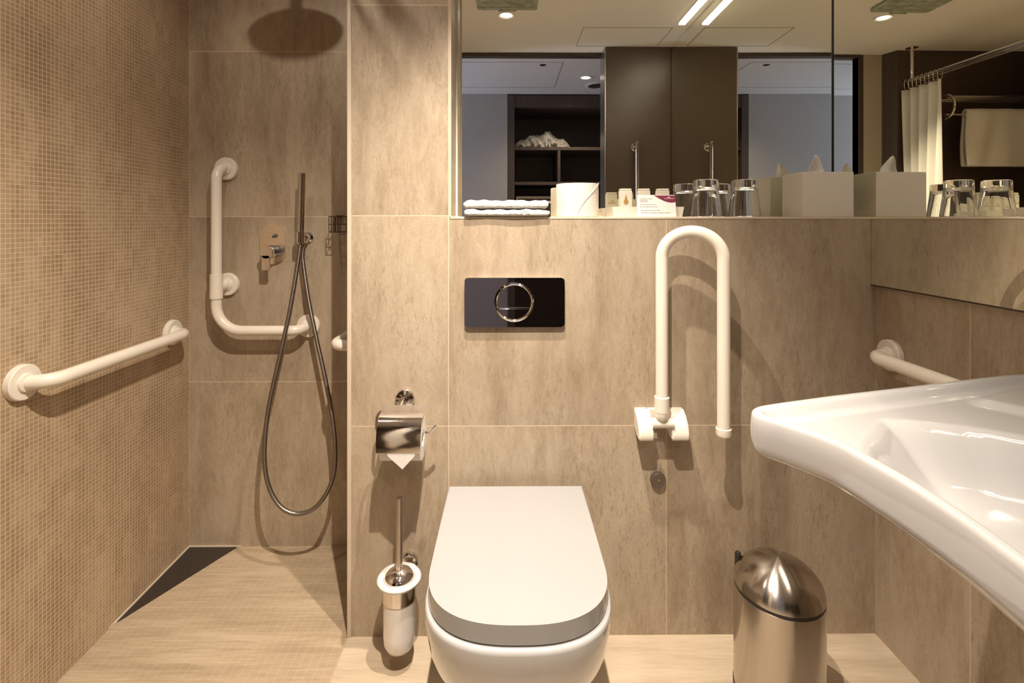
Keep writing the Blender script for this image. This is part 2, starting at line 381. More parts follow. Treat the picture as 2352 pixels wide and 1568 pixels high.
# mirrors
m = M(); m.box(XCOL1+.006, .995, YM, YM+.005, ZL+.0005, ZC-.002); tag(m.make('wall_mirror', MT['mirror'], None, 0), 'wide frameless mirror standing on the ledge behind the toilet', 'mirror')
MX = lambda y: 1.0005+(YW-y)*.008
m = M(); m.prism([(MX(-.02), -.02), (MX(YM-.003), YM-.003), (MX(YM-.003)+.005, YM-.003), (MX(-.02)+.005, -.02)], .963, ZC-.002, 'Z')
tag(m.make('wall_mirror', MT['mirror'], None, 0), 'frameless mirror above the basin meeting the other mirror in the corner', 'mirror')
m = M(); m.prism([(MX(-.02)-.0005, -.02), (MX(YW)-.0005, YW), (MX(YW)+.01, YW), (MX(-.02)+.02, -.02)], .9595, .963, 'Z'); struct(m, 'trim_5', MT['dark'], 'dark bottom edge of the mirror over the basin')
m = M(); m.box(MX(YM)-.002, MX(YM)+.004, YM-.002, YM, ZL, ZC-.002); struct(m, 'trim_6', MT['black'], 'dark joint where the two mirrors meet')
m = M(); m.box(1.0005, 1.012, YW-.001, YW+.003, .963, ZL, ); struct(m, 'trim_7', MT['line'])

# ceiling fittings
def downlight(x, y, label, grp='round ceiling downlights'):
    t = thing('downlight', label, 'light', (x, y, ZC), grp)
    m = M(); m.lathe([(.030, -.0005), (.043, -.0005), (.044, -.004), (.041, -.006), (.031, -.003), (.030, -.0005)], (x, y, ZC)); m.make('rim', MT['white'], t)
    m = M(); m.lathe([(0, -.002), (.030, -.002), (.030, -.001), (0, -.001)], (x, y, ZC)); m.make('lens', MT['lamp'], t)
downlight(-.01, .445, 'round recessed ceiling downlight beside the green-edged ceiling unit')
downlight(.0, .95, 'round recessed ceiling downlight over the toilet')
downlight(-.68, .98, 'round recessed ceiling downlight over the middle of the shower')
downlight(.585, -.70, 'round recessed ceiling downlight in the hallway')
t = thing('linear_light', 'slim lit strip light in the ceiling beside the mirrored wall', 'light', (.945, .93, ZC))
m = M(); m.box(.925, .965, .345, 1.515, ZC-.003, ZC-.0008); m.make('frame', MT['white'], t)
m = M(); m.box(.929, .961, .350, 1.510, ZC-.005, ZC-.003); m.make('diffuser', MT['strip'], t)
t = thing('ceiling_unit', 'square clear green-tinged plastic unit on the bathroom ceiling', 'light fitting', (0, .70, ZC))
m = M(); m.prism(rrect(.30, .27, .012, 4, -.004, .685), ZC-.020, ZC-.006, 'Z', bev=.004); m.make('cover', MT['green'], t)
m = M(); m.prism(rrect(.27, .24, .01, 4, -.004, .685), ZC-.006, ZC-.0005, 'Z'); m.make('base_plate', MT['white'], t)
m = M()
for k in range(5): m.box(-.14, .132, .585+.05*k-.002, .585+.05*k+.002, ZC-.0222, ZC-.020)
m.box(-.05, .04, .546, .551, ZC-.024, ZC-.018); m.make('rib', MT['green'], t)
def hatch(name, x0, x1, y0, y1, label):
    m = M(); w_ = .0022
    for a in ((x0, x1, y0, y0+w_), (x0, x1, y1-w_, y1), (x0, x0+w_, y0, y1), (x1-w_, x1, y0, y1)): m.box(a[0], a[1], a[2], a[3], ZC-.0012, ZC-.0002)
    return tag(m.make(name, MT['line'], None, 0), label, 'ceiling hatch')
hatch('ceiling_hatch', .42, .92, -.02, .28, 'flush access hatch outline in the bathroom ceiling beside the strip light')
hatch('ceiling_hatch', -1.4, .375, -.99, -.34, 'flush access hatch outline in the hallway ceiling')
m = M(); m.lathe([(0, -.004), (.018, -.004), (.022, -.001), (.022, -.0003)], (.24, -.40, ZC)); tag(m.make('sprinkler_cap', MT['dark']), 'small dark sprinkler cap in the hallway ceiling, nearer the wardrobe', 'sprinkler')
m = M(); m.lathe([(0, -.004), (.018, -.004), (.022, -.001), (.022, -.0003)], (-.55, -.40, ZC)); tag(m.make('sprinkler_cap', MT['dark']), 'small dark sprinkler cap in the hallway ceiling, farther from the wardrobe', 'sprinkler')
t = thing('ceiling_vent', 'round grey speaker-like vent in the hallway ceiling', 'vent', (.72, -.93, ZC))
m = M(); m.lathe([(.080, -.0005), (.105, -.0005), (.105, -.004), (.082, -.006), (.080, -.0005)], (.72, -.93, ZC)); m.make('rim', MT['hallceil'], t)
m = M(); m.lathe([(0, -.002), (.080, -.002), (.080, -.0008), (0, -.0008)], (.72, -.93, ZC)); m.make('grille', MT['steel'], t)

# wardrobe in the hallway (seen in the mirror)
t = thing('wardrobe', 'open dark brown wardrobe with shelves in the hallway', 'wardrobe', (.6, -1.45, 0))
YF, YB = -1.2, -1.70
m = M(); m.box(0, .055, YB, YF+.004, .0, 2.205, .001); m.box(1.28, 1.335, YB, YF+.004, .0, 2.205, .001); m.box(.055, 1.28, YB, YF, 2.10, 2.205, .001); m.box(0.055, 1.28, YB-.02, YB, 0, 2.205); m.make('frame', MT['wood'], t)
for z in (1.752, 1.455, .90): m = M(); m.box(.056, 1.279, YB, YF-.01, z-.013, z+.013, .001); m.make('shelf', MT['wood'], t)
m = M(); m.box(.425, .447, YB, YF-.012, 1.469, 1.738, .001); m.make('divider', MT['wood'], t)
# lighter front lippings are part of frame wood
# safe
s_ = thing('safe', 'small dark hotel safe with a grey frame on the wardrobe shelf', 'safe', (.28, -1.4, .914))
m = M(); m.box(.07, .45, -1.62, -1.235, .914, 1.345, .004); m.make('body', MT['dark'], s_)
m = M(); m.box(.07, .45, -1.235, -1.225, 1.325, 1.345); m.box(.07, .085, -1.235, -1.225, .914, 1.325); m.box(.435, .45, -1.235, -1.225, .914, 1.325); m.make('frame', MT['steel'], s_)
m = M(); m.box(.33, .375, -1.235, -1.231, 1.285, 1.305); m.make('display', MT['pink'], s_)
# folded bathrobe bundle
def robe():
    m = M()
    def f(u, v):
        a = v*2*math.pi; x = .055+.50*u
        env = math.sin(math.pi*min(1, max(0, u*.97+.015)))**.42
        knot = math.exp(-((u-.57)/.11)**2)
        r = env*(.074+.016*knot+.007*math.sin(u*21+2*math.sin(a*2)))
        fold = 1+.05*math.sin(a*5+u*11)+.04*math.sin(a*11-u*31)+.045*math.sin(u*63+a*4)+.03*math.sin(u*120-a*7)*(.4+knot)
        y = -1.44+math.cos(a)*r*1.9*fold; z = 1.765+max(0, (math.sin(a)*r*fold+r*.75))
        return (x, y, z)
    m.grid(f, 90, 64, closev=True)
    return m
t = thing('bathrobe', 'folded white bathrobe bundle on the upper wardrobe shelf', 'bathrobe', (.3, -1.44, 1.765))
robe().make('robe', MT['bathterry'], t, 0)
m = M(); m.tube(fillet([(.335, -1.29, 1.785), (.335, -1.285, 1.86), (.35, -1.42, 1.925), (.37, -1.5, 1.91)], [.02, .03]), .010, 10); m.tube(fillet([(.365, -1.30, 1.778), (.345, -1.285, 1.85), (.33, -1.38, 1.905)], [.03]), .010, 10); m.make('belt', MT['bathterry'], t)
m = M(); m.box(.262, .298, -1.318, -1.314, 1.767, 1.802); m.make('tag', MT['paper'], t)

# shower curtain rail, curtain, towel rack, towel (seen in the right mirror)
XR = -.535; ZR = 2.010
t = thing('curtain_rail', 'chrome double shower curtain rail hung from the ceiling', 'curtain rail', (XR, .6, ZC))
m = M(); m.tube([(XR, -.055, ZR), (XR, YW+.30, ZR)], .0115, 18); m.make('rail', MT['chrome'], t)
m = M(); m.tube([(XR-.03, -.055, ZR-.012), (XR-.03, YW+.30, ZR-.012)], .005, 12); m.make('rail', MT['chrome'], t)
m = M(); m.tube([(XR, .00, ZR), (XR, .00, ZC-.001)], .010, 18); m.lathe([(0, 0), (.033, 0), (.033, -.006), (.012, -.012), (0, -.012)], (XR, .00, ZC-.0005)); m.make('post', MT['chrome'], t)
t = thing('shower_curtain', 'white shower curtain gathered at the end of its rail', 'shower curtain', (XR, .08, .1))
def cur(u, v):
    y = -.05+.27*u; z = .12+(ZR-.055-.12)*v
    amp = .030*(1-.25*v)
    x = XR+.005+amp*math.sin(u*2*math.pi*4.5+.4*math.sin(v*5))+.006*math.sin(u*31+v*7)
    y += .018*math.sin(v*6+1)*(u-.5)+.012*math.sin(v*3.3)
    return (x, y, z)
m = M(); m.grid(cur, 130, 40); o = m.make('cloth', MT['curtain'], t, 180)
sm = o.modifiers.new('thick', 'SOLIDIFY'); sm.thickness = .002
for k in range(9):
    y = -.042+.030*k; R = .026
    m = M(); m.tube([(XR+R*math.sin(a)*.75, y+.006*math.sin(a), ZR-.018+R*math.cos(a)*1.25) for a in [2*math.pi*i/20 for i in range(20)]], .0018, 8, closed=True); m.make('ring', MT['chrome'], t)
t = thing('towel_rack', 'chrome towel rack on the dark wood panelling', 'towel rack', (-.85, -.05, 1.85))
m = M()
for k, y in enumerate((.02, .065, .11, .150)): m.tube([(-1.42, y, 1.872), (-.66, y, 1.872)], .006, 12)
m.make('shelf_bars', MT['chrome'], t)
for x in (-1.42, -.66):
    m = M(); m.tube([(x, .085+.075*math.cos(a), 1.822+.075*math.sin(a)) for a in [math.radians(-80+20*i) for i in range(15)]], .0075, 12); m.tube([(x, -.058, 1.872), (x, .03, 1.872)], .007, 12); m.lathe([(0, 0), (.024, 0), (.024, -.008), (0, -.008)], (x, -.0595, 1.872), 'Y'); m.make('bracket', MT['chrome'], t)
m = M(); m.tube([(-1.42, .098, 1.776), (-.66, .098, 1.776)], .007, 14); m.make('towel_bar', MT['chrome'], t)
t = M()
def tow(u, v):
    x = -1.33+.555*u+.008*math.sin(v*9)*(1 if u > .9 else .3); 
    L = .345; s = v*2*L
    if s < L-.02: y, z = .098+.016+.006*math.sin(u*14+v*8), 1.790-(L-.02-s)
    elif s > L+.02: y, z = .098-.016, 1.790-(s-L-.02)
    else:
        a = (s-L+.02)/.04*math.pi; y, z = .098+.016*math.cos(a), 1.790+.016*math.sin(a)
    y += .004*math.sin(u*23+3*v)
    return (x, y, z)
t.grid(tow, 60, 60); o = t.make('bath_towel', MT['bathterry'], None, 180); tag(o, 'white bath towel folded over the towel rack bar', 'towel')
sm = o.modifiers.new('thick', 'SOLIDIFY'); sm.thickness = .014; sm.offset = 0

# ================================================================ SHOWER
t = thing('rain_shower_head', 'round rain shower head hung from the shower ceiling', 'shower head', (-.714, 1.42, 2.0))
m = M(); m.lathe([(0, .004), (.085, .002), (.092, -.002), (.090, -.007), (0, -.008)], (-.714, 1.42, 1.985)); m.make('disc', MT['chrome'], t)
m = M(); m.tube([(-.714, 1.42, 1.985), (-.714, 1.42, ZC-.001)], .012, 18); m.lathe([(0, 0), (.03, 0), (.03, -.008), (0, -.008)], (-.714, 1.42, ZC-.0005)); m.make('arm', MT['chrome'], t)
def flange(c, d, axis, r=.041, th=.014):
    # c: centre on the wall, d: +1/-1 direction along the axis away from the wall
    m = M(); m.lathe([(0, 0), (r, 0), (r*1.0, .006), (r*.985, .009), (r*.985, th-.002), (r*.93, th), (.022, th), (.021, th+.005), (.0175, th+.007), (0, th+.007)], (0, 0, 0), n=48)
    R = {('X', 1): Matrix.Rotation(math.pi/2, 4, 'Y'), ('X', -1): Matrix.Rotation(-math.pi/2, 4, 'Y'), ('Y', -1): Matrix.Rotation(math.pi/2, 4, 'X'), ('Y', 1): Matrix.Rotation(-math.pi/2, 4, 'X')}[(axis, d)]
    bmesh.ops.transform(m.b, matrix=Matrix.Translation(c) @ R, verts=m.b.verts); return m
RT = .0165
# left bar on the mosaic wall
t = thing('grab_rail', 'straight white grab rail on the mosaic wall', 'grab rail', (XL, 1.41, .77), 'white grab rails')
y0, y1, zr, of = 1.155, 1.668, .770, .062
m = M(); m.tube(fillet([(XL+.012, y0, zr-.001), (XL+of, y0+.012, zr-.001), (XL+of, y1-.006, zr), (XL+.012, y1, zr)], [.045, .045], 12), RT, 24); m.make('tube', MT['nylon'], t)
flange((XL+.0005, y0, zr), 1, 'X').make('flange', MT['nylon'], t); flange((XL+.0005, y1, zr), 1, 'X').make('flange', MT['nylon'], t)
# L-shaped bar on the shower wall
A = at(522, 388, YS); B = at(525, 652, YS); D = at(710, 747, YS)
XT = at(497, 600, YS-.062).x; ZT = at(600, 759, YS-.062).z
t = thing('grab_rail', 'L-shaped white grab rail on the back wall of the shower', 'grab rail', (XT, YS, ZT), 'white grab rails')
m = M(); m.tube(fillet([(A.x, YS-.012, A.z), (XT, YS-.062, A.z), (XT, YS-.062, ZT), (D.x-.012, YS-.062, ZT), (D.x, YS-.012, D.z)], [.040, .085, .035], 12), RT, 24); m.make('tube', MT['nylon'], t)
for q in (A, B, D): flange((q.x, YS-.0005, q.z), -1, 'Y', .0395).make('flange', MT['nylon'], t)
m = M(); m.tube([(XT, YS-.062, at(0, 686, YS-.062).z), (XT, YS-.062, at(0, 630, YS-.062).z)], RT+.0035, 24); m.tube([(XT, YS-.062, B.z-.004), (B.x, YS-.01, B.z)], .0165, 20); m.make('sleeve', MT['nylon'], t)
# short bar wrapping the hidden corner behind the pier
t = thing('grab_rail', 'short white grab rail half hidden behind the tiled pier', 'grab rail', (-.43, 1.5, .77), 'white grab rails')
m = M(); m.tube(fillet([(XCOL0-.008, 1.497, .768), (-.520, 1.497, .768), (-.505, 1.742, .772)], [.035], 12), RT, 24); m.make('tube', MT['nylon'], t)
flange((XCOL0-.0005, 1.497, .768), -1, 'X').make('flange', MT['nylon'], t); flange((-.505, YS-.0005, .772), -1, 'Y').make('flange', MT['nylon'], t)
# right bar under the mirror
t = thing('grab_rail', 'white grab rail on the stone wall beyond the basin', 'grab rail', (1.01, 1.2, .784), 'white grab rails')
yr1, yr0 = 1.318, .992
m = M(); m.tube(fillet([(rw(yr1)-.012, yr1, .784), (rw(yr1)-.062, yr1-.004, .784), (rw(yr0)-.062, yr0+.004, .784), (rw(yr0)-.012, yr0, .784)], [.042, .042], 12), RT, 24); m.make('tube', MT['nylon'], t)
flange((rw(yr1), yr1, .784), -1, 'X').make('flange', MT['nylon'], t); flange((rw(yr0), yr0, .784), -1, 'X').make('flange', MT['nylon'], t)
# mixer
c = at(628, 560, YS)
t = thing('shower_mixer', 'chrome shower mixer with an oval plate on the shower wall', 'shower mixer', c)
pl = rrect(.088, .140, .0435, 14, c.x, c.z)
m = M(); m.prism(pl, YS-.008, YS-.0005, 'Y', bev=.002); m.make('plate', MT['satin'], t)
m = M(); kz = at(0, 579, YS-.05).z; kx = c.x; m.lathe([(0, 0), (.023, 0), (.023, .026), (.021, .027), (.021, .030), (.023, .031), (.023, .048), (.0215, .050), (0, .050)], (kx+.002, YS-.008, kz), 'Y'); m.make('lever_knob', MT['chrome'], t)
m = M(); m.prism(rrect(.027, .050, .003, 4, kx+.000, kz-.036), YS-.058, YS-.050, 'Y', bev=.001); m.make('lever', MT['chrome'], t)
m = M(); dz = at(0, 542, YS-.02).z; m.lathe([(0, 0), (.0085, 0), (.0085, .020), (.008, .022), (0, .022)], (c.x+.002, YS-.008, dz), 'Y'); m.make('diverter_knob', MT['chrome'], t)
# hand shower
ho = at(708, 545, YS)
t = thing('hand_shower', 'slim chrome stick hand shower in its wall holder with a long hose', 'hand shower', ho)
m = M(); m.lathe([(0, 0), (.019, 0), (.019, .006), (.014, .008), (.013, .030), (.011, .034), (0, .034)], (ho.x, YS-.0005, ho.z), 'Y')
hx = at(689, 545, YS-.06); m.tube([(ho.x, YS-.03, ho.z), (hx.x, YS-.058, hx.z)], .008, 14); m.lathe([(.0125, -.018), (.0160, -.018), (.0160, .018), (.0125, .018), (.0125, -.018)], (hx.x, YS-.060, hx.z)); m.make('holder', MT['chrome'], t)
p0 = at(690, 560, YS-.06); p1 = at(694, 397, YS-.072)
m = M(); m.tube([p0, p0.lerp(p1, .08), p0.lerp(p1, .10), p1.lerp(p0, .01), p1], .0118, 24, radii=[.010, .011, .0118, .0118, .0108]); m.make('spray_stick', MT['chrome'], t)
hp = [(690, 558, .060), (688, 575, .062), (680, 630, .070), (664, 720, .088), (640, 830, .110), (617, 935, .130), (608, 1020, .145), (610, 1085, .154), (625, 1135, .158), (650, 1168, .160), (684, 1180, .158), (720, 1168, .150), (750, 1132, .138), (767, 1085, .126), (770, 1025, .112), (762, 950, .096), (745, 860, .080), (725, 770, .066), (709, 690, .054), (699, 625, .046), (695, 585, .042), (700, 560, .040)]
P = [at(u, v, YS-dd) for u, v, dd in hp]
def crom(P, n=7):
    out = []
    Q = [P[0]]+P+[P[-1]]
    for i in range(1, len(Q)-2):
        for k in range(n):
            s = k/n; a, b, c_, d_ = Q[i-1], Q[i], Q[i+1], Q[i+2]
            out.append(.5*((2*b)+(-a+c_)*s+(2*a-5*b+4*c_-d_)*s*s+(-a+3*b-3*c_+d_)*s**3))
    out.append(P[-1]); return out
m = M(); m.tube(crom(P), .0068, 12); m.make('hose', MT['hose'], t, 80)
# wire soap basket
t = thing('soap_basket', 'small wire soap basket on the shower wall beside the pier', 'soap basket', (-.56, YS-.05, 1.13))
q0 = at(756, 497, YS-.09); q1 = at(756, 533, YS-.09); bx0 = q0.x; bx1 = XCOL0-.01
m = M(); zt, zb = q0.z, q1.z
for z in (zt, (zt+zb)/2, zb): m.tube([(bx0, YS-.004, z), (bx0, YS-.092, z), (bx1, YS-.092, z), (bx1, YS-.004, z)], .0018, 8)
for k in range(9): x = bx0+(bx1-bx0)*k/8; m.tube([(x, YS-.092, zt), (x, YS-.092, zb), (x, YS-.006, zb)], .0014, 8)
for k in range(5): y = YS-.092+.085*k/4; m.tube([(bx0, y, zt), (bx0, y, zb)], .0014, 8); m.tube([(bx0, y, zb), (bx1, y, zb)], .0014, 8)
m.make('basket', MT['dark'], t)
m = M(); m.box(bx0-.012, bx0+.02, YS-.012, YS-.0005, zt-.006, zt+.006, .002); m.make('mount', MT['chrome'], t)
# corner drain
m = M(); m.prism([(XL+.006, YS-.006), (XL+.168, YS-.006), (XL+.006, YS-.33)], .0005, .003, 'Z')
t = thing('floor_drain', 'dark triangular drain cover in the far shower floor corner', 'drain', (XL+.05, YS-.1, 0))
m.make('cover', MT['dark'], t, 0)
m = M(); m.prism([(XL+.0005, YS-.0005), (XL+.182, YS-.0005), (XL+.168, YS-.006), (XL+.006, YS-.006), (XL+.006, YS-.33), (XL+.0005, YS-.355)], .0004, .006, 'Z'); m.make('edge_frame', MT['edge'], t, 0)

# ================================================================ TOILET WALL
# toilet
TX = .020; LW = .1795
def outline(hw, yb, yf, arc, n=90, e=2.55):
    # D-shape: straight sides from the wall (yb) forward to yf+arc, then superellipse front; going clockwise
    pts = [(TX-hw, yb)]
    for k in range(n+1):
        a = math.pi*k/n; cx, sy = math.cos(a), math.sin(a)
        pts.append((TX-hw*math.copysign(abs(cx)**(2/e), cx), yf+arc-arc*abs(sy)**(2/e)))
    pts.append((TX+hw, yb)); return pts
t = thing('toilet', 'white wall-hung toilet with its lid closed', 'toilet', (TX, 1.37, .2))
m = M(); m.prism(outline(LW, 1.352, .885, .155), .391, .4265, 'Z', bev=.005, seg=4); m.make('lid', MT['seat'], t, 32)
m = M(); m.prism(outline(LW-.004, 1.34, .890, .152), .3865, .3912, 'Z'); m.make('seat_gap', MT['dark'], t)
m = M(); L = []
secs = [(.3868, .176, .893, .150), (.3872, .182, .884, .156), (.384, .1855, .879, .158), (.377, .187, .877, .16), (.355, .1865, .878, .16), (.30, .182, .890, .165), (.22, .170, .93, .18), (.14, .150, 1.00, .19), (.09, .13, 1.08, .18), (.07, .115, 1.14, .15)]
for z, hw, yf, arc in secs: L.append([m.b.verts.new((x, y, z)) for x, y in outline(hw, 1.3785, yf, arc, 70)])
for A_, B_ in zip(L, L[1:]):
    n_ = len(A_)
    for k in range(n_): m.b.faces.new((A_[k], A_[(k+1) % n_], B_[(k+1) % n_], B_[k]))
m.b.faces.new(L[0]); m.b.faces.new(L[-1]); m.make('bowl', MT['ceramic'], t, 60)
# flush plate
a_ = at(1067, 638, YW-.012); b_ = at(1297, 751, YW-.012)
t = thing('flush_plate', 'dark polished chrome flush plate above the toilet', 'flush plate', ((a_.x+b_.x)/2, YW, (a_.z+b_.z)/2))
fx, fz = (a_.x+b_.x)/2, (a_.z+b_.z)/2
m = M(); m.prism(rrect(b_.x-a_.x, a_.z-b_.z, .008, 6, fx, fz), YW-.012, YW-.0005, 'Y', bev=.0015); m.make('plate', MT['chrome_dark'], t)
bc = at(1181, 694, YW-.014)
m = M(); R0 = .054
m.lathe([(R0, 0), (R0-.001, .004), (R0-.005, .0055), (R0-.008, .003), (R0-.008, 0)], (bc.x, YW-.012, bc.z), 'Y', 64); m.make('ring', MT['chrome'], t)
for s in (1, -1):
    ang0, ang1 = (math.radians(-19), math.radians(199)) if s > 0 else (math.radians(203), math.radians(337))
    rr = R0-.009; pts = [(bc.x+rr*math.cos(ang0+(ang1-ang0)*k/28), bc.z+rr*math.sin(ang0+(ang1-ang0)*k/28)) for k in range(29)]
    m = M(); m.prism(pts, YW-.0155, YW-.0118, 'Y', bev=.0008); m.make('button', MT['chrome_dark'], t)
# toilet paper holder
pc = at(931, 914, YW)
t = thing('toilet_paper_holder', 'chrome toilet paper holder with a hinged cover on the pier', 'toilet roll holder', pc)
m = M(); m.lathe([(0, 0), (.0265, 0), (.0265, .006), (.024, .009), (.012, .010), (.011, .018), (0, .019)], (pc.x, YW-.0005, pc.z), 'Y'); m.make('wall_plate', MT['chrome'], t)
YR, RR = YW-.078, .052
rc = at(926, 1003, YR); RZ = at(0, 1000, YR).z+.004
xl, xr = at(880, 0, YR).x, at(972, 0, YR).x
xl2, xr2 = at(870, 0, YR-.03).x, at(970, 0, YR-.03).x
m = M(); m.tube(fillet([(pc.x-.002, YW-.015, pc.z), (pc.x-.004, YW-.045, pc.z-.008), (pc.x-.004, YW-.062, pc.z-.018)], [.01]), .006, 14)
m.tube(fillet([(pc.x, YW-.055, pc.z-.014), (at(866, 0, YW-.055).x, YW-.055, pc.z-.014), (at(864, 0, YR).x, YR, RZ+.0), (xr2+.012, YR, RZ), (xr2+.030, YR, RZ+.018)], [.018, .014, .01]), .0042, 14); m.make('arm', MT['chrome'], t)
m = M(); rad = RR+.006
prof = [(YR+.020, RZ+rad+.006)]+[(YR-rad*math.sin(math.radians(a)), RZ+rad*math.cos(math.radians(a))) for a in range(0, 96, 8)]+[(YR-rad-.0005, RZ-.026)]
outer = [Vector((0, y, z)) for y, z in prof]; pr = prof+[(y+.0012*(1 if i > 2 else .2), z-.0012) for i, (y, z) in reversed(list(enumerate(prof)))]
m.prism(pr, xl2, xr2, 'X'); m.make('cover', MT['chrome'], t, 60)
rt = thing('toilet_roll', 'white toilet roll in the chrome holder with a folded pointed end', 'toilet roll', (rc.x, YR, RZ-.006))
m = M(); m.lathe([(.020, xl), (.0515, xl), (.0525, xl+.001), (.0525, xr-.001), (.0515, xr), (.020, xr), (.020, xl)], (0, YR, RZ-.014), 'X', 64); m.make('paper', MT['paper'], rt, 30)
tip = [at(890, 1046, YR-.056), at(953, 1046, YR-.056), at(924, 1078, YR-.058)]
m = M(); m.prism([(tip[0].x, tip[0].z+.02), (tip[1].x, tip[1].z+.02), (tip[1].x, tip[1].z), (tip[2].x, tip[2].z), (tip[0].x, tip[0].z)], YR-.0575, YR-.0568, 'Y'); m.make('folded_end', MT['paper'], rt, 0)
# toilet brush
BY = YW-.090; bx = at(917, 1327, BY).x; bz = at(917, 1327, BY).z
t = thing('toilet_brush', 'white ceramic toilet brush holder in a chrome wall ring', 'toilet brush', (bx, BY, bz))
m = M(); m.lathe([(0, .045), (.020, .046), (.033, .052), (.039, .066), (.040, .09), (.040, bz-.035), (.040, bz-.004), (.040, bz)], (bx, BY, 0), n=56); m.make('cup', MT['china'], t, 50)
m = M(); m.lathe([(.040, -.008), (.050, -.007), (.055, -.002), (.0555, .002), (.052, .006), (.044, .007), (.039, .003), (.038, -.004)], (bx, BY, bz), n=64); m.make('rim', MT['china'], t)
m = M(); m.lathe([(.0402, bz-.048), (.0418, bz-.048), (.0418, bz-.010), (.0402, bz-.010)], (bx, BY, 0), n=56)
wr = at(940, 1285, YW); m.tube([(bx+.01, BY+.036, bz-.022), (bx+.022, YW-.004, bz-.018)], .008, 14); m.make('holder_ring', MT['chrome'], t)
m = M(); m.lathe([(0, 0), (.024, 0), (.024, .008), (.020, .012), (0, .014)], (wr.x, YW-.0005, wr.z), 'Y'); m.make('wall_plate', MT['chrome'], t)
m = M(); m.lathe([(.0385, -.003), (.0385, .003), (.036, .008), (.030, .015), (.018, .021), (.009, .024), (.008, .034), (0, .034)], (bx, BY, bz), n=56); m.make('lid', MT['chrome'], t)
zt = at(920, 1142, BY).z; m = M(); m.tube([(bx, BY, bz+.03), (bx+.001, BY, zt-.002), (bx+.001, BY, zt)], .0082, 20, radii=[.0082, .0082, .0068]); m.make('handle', MT['steel'], t)
# cap on the wall
vc = at(1510, 1098, YW)
t = thing('shutoff_valve', 'round dark metal valve cap low on the wall under the folding rail', 'wall valve cap', vc)
m = M(); m.lathe([(0, 0), (.0205, 0), (.0205, .010), (.0185, .013), (.004, .013), (.004, .011), (0, .011)], (vc.x, YW-.0005, vc.z), 'Y'); m.make('cap', MT['cap'], t)
m = M(); m.lathe([(.0018, .0125), (.0034, .0125), (.0038, .015), (.0030, .0155), (.0018, .0155), (.0018, .0125)], (vc.x, YW-.0005, vc.z), 'Y'); m.make('screw', MT['gold'], t)
# folding rail
t = thing('folding_grab_rail', 'white fold-up arm support raised against the wall beside the toilet', 'grab rail', at(1520, 975, YW))
yl, yrr = YW-.052, YW-.110
pL = at(1520, 900, yl); pR = at(1662, 900, yrr); xa, xb = pL.x, pR.x
zb_ = at(0, 975, yl).z; zend = at(0, 992, yrr).z; Rr = (xb-xa)/2; zc = at(0, 532, (yl+yrr)/2).z-Rr
pts = [(xa, yl, zb_+.03), (xa, yl, zc-.05)]
for k in range(49):
    a = math.pi*(1-k/48); s = k/48; pts.append((xa+Rr+Rr*math.cos(a), yl+(yrr-yl)*(.5-.5*math.cos(math.pi*s)), zc+Rr*math.sin(a)))
pts += [(xb, yrr, zc-.05), (xb, yrr, zend)]
m = M(); m.tube(pts, .0160, 24); m.make('tube', MT['nylon'], t, 60)
m = M(); m.lathe([(0, -.016), (.017, -.015), (.0190, -.010), (.0190, .004), (.0165, .006)], (xb, yrr, zend)); m.make('end_cap', MT['nylon'], t)
c1 = at(0, 915, yl).z; c2 = at(0, 948, yl).z
m = M(); m.lathe([(.0162, c1+.002), (.0195, c1), (.0190, c2), (.0190, c2-.002), (.0182, c2-.003), (.0185, c2-.005), (.0170, zb_+.012), (.004, zb_-.004), (0, zb_-.004)], (xa, yl, 0)); m.make('collar', MT['nylon'], t)
# bracket: two side cheeks, back plate, hinge barrel
def cheek(x0, x1):
    zt_, zm, zb2 = .626, .600, .560
    poly = [(YW-.0005, zt_), (YW-.014, zt_), (YW-.034, zt_-.010), (YW-.052, zt_-.030), (YW-.060, zt_-.048), (YW-.060, zb2+.004), (YW-.056, zb2-.002), (YW-.030, zb2+.0), (YW-.0005, zb2+.018)]
    m = M(); m.prism(poly, x0, x1, 'X', bev=.005, seg=4); return m
xL0, xL1 = at(1455, 0, YW).x, at(1502, 0, YW-.055).x; xR0, xR1 = at(1543, 0, YW-.055).x, at(1582, 0, YW-.05).x
cheek(xL0, xL1).make('side_cheek', MT['nylon'], t); cheek(xR0, xR1).make('side_cheek', MT['nylon'], t)
m = M(); m.box(xL1-.01, xR0+.01, YW-.012, YW-.0005, .575, .626, .002); m.make('back_plate', MT['nylon'], t)
m = M(); m.tube([(xL1-.004, yl+.002, zb_-.002), (xR0+.004, yl+.002, zb_-.002)], .0135, 24); m.make('hinge_barrel', MT['nylon'], t)

# ================================================================ BASIN
t = thing('washbasin', 'large white washbasin with a curved front on the right wall', 'washbasin', (.7, .52, .8))
ZB = .850; BYC = .517
half = [(.970, .944), (.925, .936), (.818, .908), (.713, .878), (.60, .848), (.527, .828), (.43, .798), (.388, .784), (.370, .768), (.366, .748), (.372, .735), (.394, .708), (.418, .670), (.428, .645), (.434, .592), (.438, .555), (.439, BYC)]
wallx = 1.018
top = [(wallx+.004, .948)]+half
bot = [(x, 2*BYC-y) for x, y in reversed(top[:-1])]
out = top+bot
